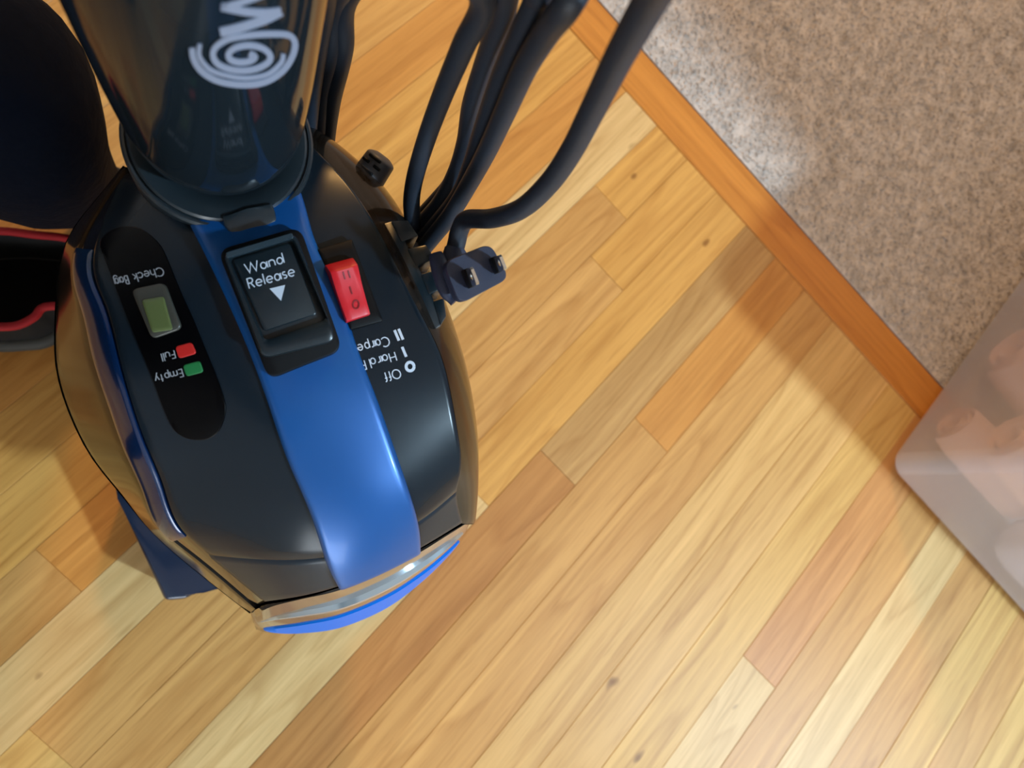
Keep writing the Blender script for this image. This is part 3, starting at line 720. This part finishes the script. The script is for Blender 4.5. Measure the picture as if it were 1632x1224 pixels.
# ------------------------------------------------------------------ power cord, plug
CORD = thing('power_cord', 'thick black power cord hung in loops beside the vacuum wand', 'power cord', tuple(at(670, 400, 0.39)))
def cpath(pts, n=8): return catmull([deep(*p) for p in pts], n)
top_a = WB+WAX*0.40+Vector((0.02, -0.075, 0)); 
def strand(pts, tail, r=0.0045):
    P_ = [deep(*p) for p in pts] + [Vector(t) for t in tail]
    return vfix(tube('cord_strand', catmull(P_, 8), r, M_RUBBER, CORD, 14), CORD)
strand([(655,372,.412),(657,350,.402),(656,318,.392),(662,280,.378),(680,220,.35),(706,150,.315),(738,74,.275),(770,0,.24)], [(0.128,0.075,0.62),(0.120,0.085,0.70),(0.110,0.10,0.80)])
strand([(652,388,.418),(672,358,.410),(702,322,.398),(726,276,.385),(742,225,.365),(752,165,.335),(778,85,.295),(806,0,.25)], [(0.140,0.070,0.62),(0.130,0.080,0.70),(0.115,0.09,0.80)])
strand([(640,392,.43),(668,385,.412),(700,352,.398),(732,310,.38),(752,262,.36),(772,200,.33),(800,122,.29),(828,60,.258),(856,0,.232)], [(0.152,0.058,0.61),(0.142,0.072,0.70),(0.122,0.088,0.80)])
strand([(660,415,.42),(684,385,.402),(716,345,.385),(746,296,.365),(774,245,.335),(802,185,.30),(836,110,.262),(872,50,.232),(912,-5,.205)], [(0.162,0.052,0.62),(0.150,0.065,0.71),(0.125,0.082,0.80)])
strand([(646,372,.43),(672,345,.42),(700,315,.405),(716,296,.40)], [tuple(deep(735,262,.395)), tuple(deep(748,215,.38))])
strand([(724,402,.362),(728,386,.360),(733,366,.356),(745,350,.350),(785,348,.338),(832,332,.320),(876,291,.300),(912,238,.275),(950,164,.242),(990,84,.208),(1037,0,.178),(1075,-70,.158)], [(0.176,0.036,0.63),(0.160,0.055,0.71),(0.130,0.078,0.80)])
for pts, tail in (([(486,262,.42),(490,225,.405),(497,150,.375),(508,70,.335),(519,0,.30)], [(0.125,0.115,0.58),(0.125,0.11,0.70),(0.118,0.10,0.80)]),
                  ([(505,262,.43),(506,225,.415),(514,150,.385),(530,80,.345),(538,0,.31)], [(0.135,0.108,0.58),(0.130,0.105,0.70),(0.120,0.098,0.80)]),
                  ([(524,262,.435),(521,228,.42),(530,160,.39),(548,80,.345),(553,0,.31)], [(0.145,0.105,0.58),(0.138,0.100,0.70),(0.122,0.094,0.80)])):
    strand(pts, tail)
# upper cord hook on the wand that carries the loops
HK = vfix(tube('upper_cord_hook', catmull([wand_pt(-0.2, 0.33), Vector((0.112,0.10,0.785)), Vector((0.13,0.075,0.785)), Vector((0.135,0.06,0.81))], 6), 0.008, M_HOOK, VAC, 12))
# plug
pc4 = [(708,421),(779,390),(811,440),(731,482)]
def deep4(c4, dd): return [deep(x, y, d) for (x, y), d in zip(c4, dd)]
pf = [deep(708,420,.3385), deep(780,391,.3325), deep(810,442,.3325), deep(733,481,.3385)]
pn = ((pf[1]-pf[0]).cross(pf[3]-pf[0])).normalized()
if pn.dot(CAMPOS-pf[0]) < 0: pn = -pn
pn = ((CAMPOS-pf[0]).normalized() + CR*0.22 - CD*0.12).normalized()
# square up the face around its centre
pcn = sum(pf, Vector())/4; pu = ((pf[1]+pf[2])-(pf[0]+pf[3])).normalized(); pu = (pu-pn*pu.dot(pn)).normalized(); pv = pn.cross(pu)
if pv.dot(CD) < 0: pv = -pv
def pproj(x, y, h=0):
    d = ray(x, y); p0 = pcn+pn*h; return CAMPOS+d*((p0-CAMPOS).dot(pn)/d.dot(pn))
outline = rrect([(705,418),(782,387),(813,443),(732,486)], 0.26, 7)
Lf = [pproj(q.x, q.y) for q in outline]; cf = sum(Lf, Vector())/len(Lf); n = len(Lf); V, F = [], []
for s_, hh in ((0.96, 0.0), (0.99, -0.0006), (1.0, -0.0016), (1.0, -0.007), (0.96, -0.010), (0.80, -0.013), (0.5, -0.0145)):
    V += [cf+(p-cf)*s_+pn*hh for p in Lf]
for k in range(6):
    for i in range(n): F.append((k*n+i, k*n+(i+1) % n, (k+1)*n+(i+1) % n, (k+1)*n+i))
F += [tuple(range(n)), tuple(6*n+i for i in range(n))]
PLUG = vfix(mesh('plug', V, F, M_PLUG, CORD, sharp=45), CORD); PLUG['label'] = 'black two-blade plug'
for bx, by, wide in ((749,441,0.0079), (792,420,0.0068)):
    c = pproj(bx-6, by+4)
    bu = (pv*0.95-pu*0.05).normalized(); bw = pn.cross(bu).normalized()
    rot = Matrix((bu, bw, pn)).transposed()
    bm = bmesh.new(); box_bm(bm, c+pn*0.0035, (wide+0.0008, 0.0026, 0.0056), rot, 0.0006, 2); vfix(bm_obj('blade_sleeve', bm, M_BLACK, PLUG), CORD)
    # blade with a round hole
    bm = bmesh.new(); hw = wide/2; L0, L1 = 0.006, 0.0155; hz = 0.0122; hr = 0.0015; ring = []; outer = []
    outpts = [(-hw, L0), (0, L0), (hw, L0), (hw, hz), (hw, L1-0.001), (hw-0.001, L1), (-hw+0.001, L1), (-hw, L1-0.001), (-hw, hz)]
    for sgn in (1, -1):
        o_v = [bm.verts.new(c+bu*a+pn*b+bw*0.0007*sgn) for a, b in outpts]
        h_v = []
        for a, b in outpts:
            an = math.atan2(b-hz, a); h_v.append(bm.verts.new(c+bu*hr*math.cos(an)+pn*(hz+hr*math.sin(an))+bw*0.0007*sgn))
        ring.append((o_v, h_v)); q = len(outpts)
        for i in range(q): bm.faces.new((o_v[i], o_v[(i+1) % q], h_v[(i+1) % q], h_v[i]))
    (o1, h1), (o2, h2) = ring
    for i in range(q):
        bm.faces.new((o1[i], o1[(i+1) % q], o2[(i+1) % q], o2[i])); bm.faces.new((h1[i], h1[(i+1) % q], h2[(i+1) % q], h2[i]))
    vfix(bm_obj('blade', bm, M_METAL, PLUG, True, 30), CORD)
# clip that holds the plug to the hook
cl = catmull([deep(694,404,.352), deep(699,420,.352), deep(705,445,.352), deep(712,468,.352), deep(724,482,.352)], 6)
vfix(tube('plug_clip', cl, [0.0022+0.0022*math.sin(math.pi*min(1, i/len(cl)+.15)) for i in range(len(cl))], M_PLUG, CORD, 12), CORD)
vfix(tube('plug_neck', catmull([deep(726,400,.362), deep(722,415,.36), deep(724,432,.358), deep(738,440,.356)], 5), 0.0056, M_PLUG, CORD, 14), CORD)

# ------------------------------------------------------------------ storage bin at the right edge
BX, BY, BH = 0.533, -0.503, 0.35; BW, BL = 0.62, 0.42
def rr_loop(x0, x1, y0, y1, r, n=6):
    out = []
    for cx, cy, a0 in ((x1-r, y1-r, 0), (x0+r, y1-r, 90), (x0+r, y0+r, 180), (x1-r, y0+r, 270)):
        for k in range(n+1):
            a = math.radians(a0+90*k/n); out.append((cx+r*math.cos(a), cy+r*math.sin(a)))
    return out
mp = bpy.data.materials.new('cloudy_plastic'); mp.use_nodes = True; nt = mp.node_tree; b = nt.nodes['Principled BSDF']
b.inputs['Base Color'].default_value = (*lin((236, 232, 240)), 1); b.inputs['Roughness'].default_value = 0.35
tr_ = nt.nodes.new('ShaderNodeBsdfTransparent'); mx = nt.nodes.new('ShaderNodeMixShader'); mx.inputs[0].default_value = 0.33
nt.links.new(tr_.outputs[0], mx.inputs[1]); nt.links.new(b.outputs[0], mx.inputs[2]); nt.links.new(mx.outputs[0], nt.nodes['Material Output'].inputs[0])
BIN = thing('storage_bin', 'cloudy translucent plastic storage bin full of bedding at the right edge, on floor and carpet', 'storage bin', (BX+BW/2, BY-BL/2, 0.009))
V, F = [], []; sect = [(0.03, 0.009, 0.02), (0.004, 0.009, 0.02), (0.0, 0.0125, 0.022), (0.004, BH-0.03, 0.025), (0.004, BH-0.006, 0.025)]
for ins, z, r in sect: V += [(x, y, z) for x, y in rr_loop(BX+ins, BX+BW-ins, BY-BL+ins, BY-ins, r)]
n = len(rr_loop(0, 1, 0, 1, .1))
for k in range(len(sect)-1):
    for i in range(n): F.append((k*n+i, k*n+(i+1) % n, (k+1)*n+(i+1) % n, (k+1)*n+i))
F.append(tuple(range(n)))
o = mesh('bin_body', V, F, mp, BIN, sharp=50); vfix(o, BIN)
md = o.modifiers.new('wall', 'SOLIDIFY'); md.thickness = 0.0015
# lid
V, F = [], []
for ins, z in ((0.001, BH-0.012), (0.001, BH+0.006), (0.008, BH+0.012), (0.03, BH+0.009)): V += [(x, y, z) for x, y in rr_loop(BX+ins, BX+BW-ins, BY-BL+ins, BY-ins, 0.036)]
for k in range(3):
    for i in range(n): F.append((k*n+i, k*n+(i+1) % n, (k+1)*n+(i+1) % n, (k+1)*n+i))
F.append(tuple(3*n+i for i in range(n)))
vfix(mesh('bin_lid', V, F, mat('lid_plastic', lin((190, 192, 205)), 0.35), BIN, sharp=50), BIN)
M_PINK = mat('pink_fleece', lin((242, 200, 186)), 0.95, sheen=0.5, bump=(90, 0.6, 0.004))
M_LILAC = mat('lilac_sheet', lin((222, 220, 236)), 0.85, sheen=0.3, bump=(14, 0.8, 0.01))
def blob(name, c, s, m, label, cat, group=None, seed=0, noise=0.08, rotz=0.0, p=3.2, dents=()):
    """soft rounded bundle: superellipsoid with folds"""
    V, F = [], []; nu_, nv_ = 28, 20; r_ = random.Random(seed); ph = [r_.uniform(0, 6.28) for _ in range(6)]
    for j in range(nv_+1):
        th = math.pi*j/nv_
        for i in range(nu_):
            f = 2*math.pi*i/nu_
            d = Vector((math.sin(th)*math.cos(f), math.sin(th)*math.sin(f), math.cos(th)))
            k = (abs(d.x)**p+abs(d.y)**p+abs(d.z)**p)**(-1/p)
            k *= 1+noise*(math.sin(4*d.x+ph[0]+3*d.z)+math.sin(7*d.z+ph[1]+2*d.y)*.6+math.sin(9*d.y+5*d.x+ph[2])*.4)
            V.append(Vector((d.x*s[0], d.y*s[1], d.z*s[2]))*k)
    for j in range(nv_):
        for i in range(nu_): F.append((j*nu_+i, j*nu_+(i+1) % nu_, (j+1)*nu_+(i+1) % nu_, (j+1)*nu_+i))
    o = mesh(name, V, F, m); o.location = c; o.rotation_euler.z = rotz
    return tag(o, label, cat, group)
def roll(name, c, r, L_, m, label, seed=0):
    """rolled blanket, axis along y, the spiral end towards +y"""
    gs = []; turns = 2.6; N = 60; V, F = [], []
    th = r/(turns+0.4)
    prof = []
    # spiral band cross-section, extruded
    for i in range(N+1):
        a = turns*2*math.pi*i/N; rr0 = th*0.25+(r-th*0.95)*i/N
        prof.append((a, rr0))
    for side in (0, 1):
        y = c[1] + (L_/2 if side == 0 else -L_/2)
        for a, rr0 in prof:
            for q in (0, 0.5, 1):
                rq = rr0+th*0.92*q; bulgey = (0.012*math.sin(math.pi*q))*(1 if side == 0 else -1)
                V.append((c[0]+rq*math.cos(a), y+bulgey, c[2]+rq*math.sin(a)))
    st = 3*(N+1)
    for i in range(N):
        for side in (0, 1):
            o_ = side*st
            for q in (0, 1): F.append((o_+i*3+q, o_+i*3+q+1, o_+(i+1)*3+q+1, o_+(i+1)*3+q))
        for q in (0, 2): F.append((i*3+q, (i+1)*3+q, st+(i+1)*3+q, st+i*3+q))
    F.append((0, 1, 2, st+2, st+1, st)); e = N*3; F.append((e, e+1, e+2, st+e+2, st+e+1, st+e))
    o = mesh(name, V, F, m, sharp=60); md = o.modifiers.new('soft', 'SUBSURF'); md.levels = 1; md.render_levels = 1
    return tag(o, label, 'blanket', 'rolled fleece blankets in the bin')
def aty(px, py, y):
    d = ray(px, py); return CAMPOS+d*(y/d.y)
RL = 0.13
for q, (px, py, r, lab) in enumerate(((1506,680,.034,'pale pink fleece roll lowest in the translucent bin, right by its corner'),
        (1592,566,.050,'pink fleece roll on the carpet side of the corner roll in the bin'),
        (1618,700,.040,'pink fleece roll directly above the corner roll in the bin'),
        (1700,620,.042,'pink fleece roll in the middle of the roll pile, at the frame edge'),
        (1650,470,.046,'pink fleece roll farthest onto the carpet, low in the bin'))):
    c = aty(px, py, BY-0.024); roll('blanket_roll', (c.x, c.y-RL/2, max(c.z, r+0.012)), r, RL, M_PINK, lab, q)
blob('fleece_bundle', (0.81, -0.725, 0.18), (0.170, 0.045, 0.155), M_PINK, 'large soft pink fleece bundle standing behind the rolls in the bin', 'blanket', None, 3, 0.03, p=4)
blob('folded_sheet', (0.573, -0.785, 0.18), (0.033, 0.120, 0.160), M_LILAC, 'pale lilac folded bedding pressed against the near wall of the bin', 'bedding', None, 5, 0.012, p=8)

# unseen cabinet added outside the frame to keep daylight off most of the carpet
SHADE_CAB = thing('added_shade_cabinet', 'unseen pale wooden cabinet added beyond the right edge to shade the carpet', 'cabinet', (0.98, -1.22, 0.0085))
M_SHADE_CAB = wood_material('shade_cabinet_oak', False, lin((190, 160, 125)))
bm = bmesh.new(); box_bm(bm, (0, 0, 0.78), (0.60, 0.40, 1.56), bev=0.004, seg=1); bm_obj('cabinet_body', bm, M_SHADE_CAB, SHADE_CAB, False)
for sg in (-1, 1):
    bm = bmesh.new(); box_bm(bm, (0.148*sg, 0.209, 0.78), (0.285, 0.018, 1.48), bev=0.003, seg=2); d_ = bm_obj('door', bm, M_SHADE_CAB, SHADE_CAB, False)
    bm = bmesh.new(); box_bm(bm, (0.025*sg, 0.226, 0.80), (0.010, 0.016, 0.12), bev=0.003, seg=2); bm_obj('handle', bm, M_METAL, d_)

# ------------------------------------------------------------------ slipper and the person's bent leg at the left edge
SHOE = thing('slip_on_shoe', 'black slip-on shoe with red piping around its opening, left of the vacuum', 'shoe', tuple(at(30, 460, 0.0)))
op = catmull([at(*p) for p in ((-150,400,.085),(-70,372,.088),(0,368,.088),(55,374,.086),(108,380,.082),(190,400,.078),(188,465,.076),(125,486,.076),(72,489,.076),(55,505,.076),(30,518,.076),(0,521,.077),(-60,520,.08),(-130,490,.084),(-165,440,.086))], 4, True)
oc = sum(op, Vector())/len(op); n = len(op); V, F = [], []
lay = [(1.0, None, 0), (1.0, .066, 1), (0.99, .045, 1), (0.98, .020, 1), (0.96, .004, 1)]
for s_, z, _ in lay: V += [Vector((oc.x+(p.x-oc.x)*s_, oc.y+(p.y-oc.y)*s_, z if z else p.z)) for p in op]
V += [Vector((oc.x+(p.x-oc.x)*0.95, oc.y+(p.y-oc.y)*0.95, p.z-0.004)) for p in op]
V += [Vector((oc.x+(p.x-oc.x)*0.98, oc.y+(p.y-oc.y)*0.98, 0.016)) for p in op]
for k in range(4):
    for i in range(n): F.append((k*n+i, k*n+(i+1) % n, (k+1)*n+(i+1) % n, (k+1)*n+i))
for i in range(n): F.append((i, (i+1) % n, 5*n+(i+1) % n, 5*n+i)); F.append((5*n+i, 5*n+(i+1) % n, 6*n+(i+1) % n, 6*n+i))
F.append(tuple(6*n+i for i in range(n))); F.append(tuple(4*n+i for i in range(n)))
vfix(mesh('shoe_upper', V, F, M_SHOE, SHOE, sharp=70), SHOE)
vfix(tube('piping', op, 0.0036, M_PIPING, SHOE, 10, True), SHOE)['label'] = 'red piping'
sl = [Vector((oc.x+(p.x-oc.x)*1.0, oc.y+(p.y-oc.y)*1.0, 0.009)) for p in op]
vfix(tube('sole_edge', sl, 0.008, M_SOLE, SHOE, 8, True), SHOE)['label'] = 'grey sole edge'

PERS = thing('person', 'person in dark navy trousers crouching at the top left, only a bent leg in frame', 'person', tuple(at(150, 300, 0.0)))
def skin_body(name, joints, edges, m, parent, root_i=0, sub=2):
    me = bpy.data.meshes.new(name); me.from_pydata([tuple(Vector(j[0])-PERS.location) for j in joints], edges, [])
    o = bpy.data.objects.new(name, me); COL.objects.link(o); o.parent = parent
    o.modifiers.new('skin', 'SKIN'); 
    sv = me.skin_vertices[0].data if me.skin_vertices else None
    if sv is None:
        bm = bmesh.new(); bm.from_mesh(me); bm.verts.layers.skin.verify(); bm.to_mesh(me); bm.free(); sv = me.skin_vertices[0].data
    for i, j in enumerate(joints):
        r = j[1]; sv[i].radius = (r, r) if not hasattr(r, '__len__') else r
        sv[i].use_root = (i == root_i)
    md = o.modifiers.new('sub', 'SUBSURF'); md.levels = sub; md.render_levels = sub
    dg = bpy.context.evaluated_depsgraph_get(); ev = o.evaluated_get(dg); me2 = bpy.data.meshes.new_from_object(ev)
    bpy.data.objects.remove(o); me2.name = name
    me2.materials.clear(); me2.materials.append(m); me2.shade_smooth()
    o = bpy.data.objects.new(name, me2); COL.objects.link(o); o.parent = parent; return o
knee = at(10, 205, 0.30); P_ = lambda *a: tuple(at(*a))
leg1 = [((-0.27, 0.50, 0.42), .088), ((-0.13, 0.41, 0.38), .078), (P_(-4, 75, .34), .064), (tuple(knee), .060),
        (P_(62, 262, .19), .053), (P_(112, 292, .10), .043), (P_(135, 300, .055), .036)]
hips = (-0.34, 0.42, 0.44)
leg2 = [((-0.40, 0.34, 0.44), .088), ((-0.42, 0.22, 0.45), .078), ((-0.42, 0.10, 0.46), .066), ((-0.43, 0.16, 0.26), .054), ((-0.45, 0.22, 0.09), .040), ((-0.45, 0.22, 0.05), .036)]
js = [(hips, .12)]+leg1+leg2; ed = [(0, 1)]+[(i, i+1) for i in range(1, 7)]+[(0, 8)]+[(i, i+1) for i in range(8, 13)]
skin_body('trousers', js, ed, M_NAVY, PERS)
# jacket: torso and sleeves
up_j = [((-0.34, 0.42, 0.47), .125), ((-0.33, 0.38, 0.60), .120), ((-0.30, 0.32, 0.75), .125), ((-0.26, 0.26, 0.90), .120), ((-0.21, 0.21, 0.985), .055),
        ((-0.36, 0.13, 0.91), .058), ((-0.33, -0.05, 0.80), .046), ((-0.22, -0.12, 0.83), .038), ((-0.145, -0.085, 0.86), .032),
        ((-0.12, 0.37, 0.91), .058), ((0.00, 0.33, 0.84), .046), ((0.035, 0.20, 0.86), .038), ((0.03, 0.13, 0.885), .032)]
ue = [(0,1),(1,2),(2,3),(3,4),(3,5),(5,6),(6,7),(7,8),(3,9),(9,10),(10,11),(11,12)]
skin_body('jacket', up_j, ue, M_NAVY, PERS)
M_SKIN = mat('skin', lin((196, 146, 118)), 0.55)
hf = Vector((0.66, -0.50, -0.62)).normalized()          # where the face looks
hc = Vector((-0.165, 0.165, 1.115)); hs = Vector((0.69, 0.66, 0.1)).normalized(); hs = (hs-hf*hs.dot(hf)).normalized(); hu = hs.cross(hf)
if hu.z < 0: hu = -hu
body_j = [((-0.21, 0.21, 0.96), .050), (tuple(hc-hu*0.085-hf*0.01), .050), (tuple(hc-hu*0.03+hf*0.012), .070), (tuple(hc+hu*0.045-hf*0.01), .078), (tuple(hc+hu*0.09-hf*0.012), .050)]
be = [(0,1),(1,2),(2,3),(3,4)]
HEAD = skin_body('head', body_j, be, M_SKIN, PERS)
def lump(name, c, s, m, seg=16):
    bm = bmesh.new(); bmesh.ops.create_uvsphere(bm, u_segments=seg, v_segments=seg//2, radius=1)
    rot = Matrix((hs, hf, hu)).transposed().to_4x4()
    bmesh.ops.transform(bm, matrix=Matrix.Translation(Vector(c)-PERS.location) @ rot @ Matrix.Diagonal((*s, 1)), verts=bm.verts)
    return bm_obj(name, bm, m, PERS)
M_HAIR = mat('hair', (0.012, 0.008, 0.005), 0.5)
lump('hair', hc+hu*0.045-hf*0.030, (0.082, 0.086, 0.082), M_HAIR, 24)
for sg in (-1, 1):
    lump('eye', hc+hs*0.030*sg+hf*0.074+hu*0.008, (0.012, 0.008, 0.008), mat('eye_white', (0.7, 0.7, 0.7), 0.2))
    lump('ear', hc+hs*0.074*sg-hu*0.005, (0.010, 0.018, 0.030), M_SKIN)
lump('nose', hc+hf*0.084-hu*0.022, (0.012, 0.018, 0.022), M_SKIN)
lump('mouth', hc+hf*0.074-hu*0.052, (0.024, 0.008, 0.006), mat('lips', lin((150, 80, 75)), 0.5))
# phone, held just above the view point
PH_C = CAMPOS - CF*0.010 + CR*0.050 - CD*0.018 
PHONE = thing('phone', 'black phone held in both hands above the vacuum, behind the view point', 'phone', tuple(PH_C))
bm = bmesh.new(); box_bm(bm, (0, 0, 0), (0.150, 0.074, 0.0075), Matrix((CR, CD, CF)).transposed(), 0.003, 3); bm_obj('phone_body', bm, M_BLACKGLOSS, PHONE)
def hand(wrist, edge, along, name):
    wrist, edge, al = Vector(wrist), Vector(edge), Vector(along); j = [(tuple(wrist), .026), (tuple(wrist.lerp(edge, .55)), .030)]; e = [(0, 1)]
    for k in range(4):
        b = edge+al*(0.030-0.019*k); l = (0.9, 1.0, 0.95, 0.78)[k]; dirn = (edge-wrist).normalized()
        p1 = b-dirn*0.02-CF*0.012; p2 = b+dirn*0.010*l-CF*0.010+CF*0.020*0; p3 = b+dirn*0.026*l-CF*0.006; i = len(j)
        j += [(tuple(p1), .0095), (tuple(p2), .0085), (tuple(p3), .0070)]; e += [(1, i), (i, i+1), (i+1, i+2)]
    t0 = wrist.lerp(edge, .5)+al*0.036-CF*0.01; t1 = edge+al*0.045-CF*0.022; i = len(j); j += [(tuple(t0), .012), (tuple(t1), .009)]; e += [(1, i), (i, i+1)]
    return skin_body(name, j, e, M_SKIN, PERS)
hand((-0.145, -0.085, 0.86), PH_C-CR*0.055+CD*0.040-CF*0.012, CR, 'hand')
hand((0.03, 0.13, 0.885), PH_C-CR*0.000-CD*0.052-CF*0.012, CR, 'hand')
foot = [(P_(135, 300, .07), .030), (P_(150, 305, .035), .032), (P_(190, 320, .030), .032), (P_(240, 340, .026), .028), (P_(280, 355, .020), .018)]
skin_body('sock', foot, [(i, i+1) for i in range(4)], M_SHOE, PERS)
skin_body('sock', [((-0.45, 0.22, 0.07), .030), ((-0.45, 0.22, 0.035), .032), ((-0.42, 0.17, 0.030), .034), ((-0.38, 0.12, 0.026), .030), ((-0.35, 0.09, 0.020), .018)], [(i, i+1) for i in range(4)], M_SHOE, PERS)
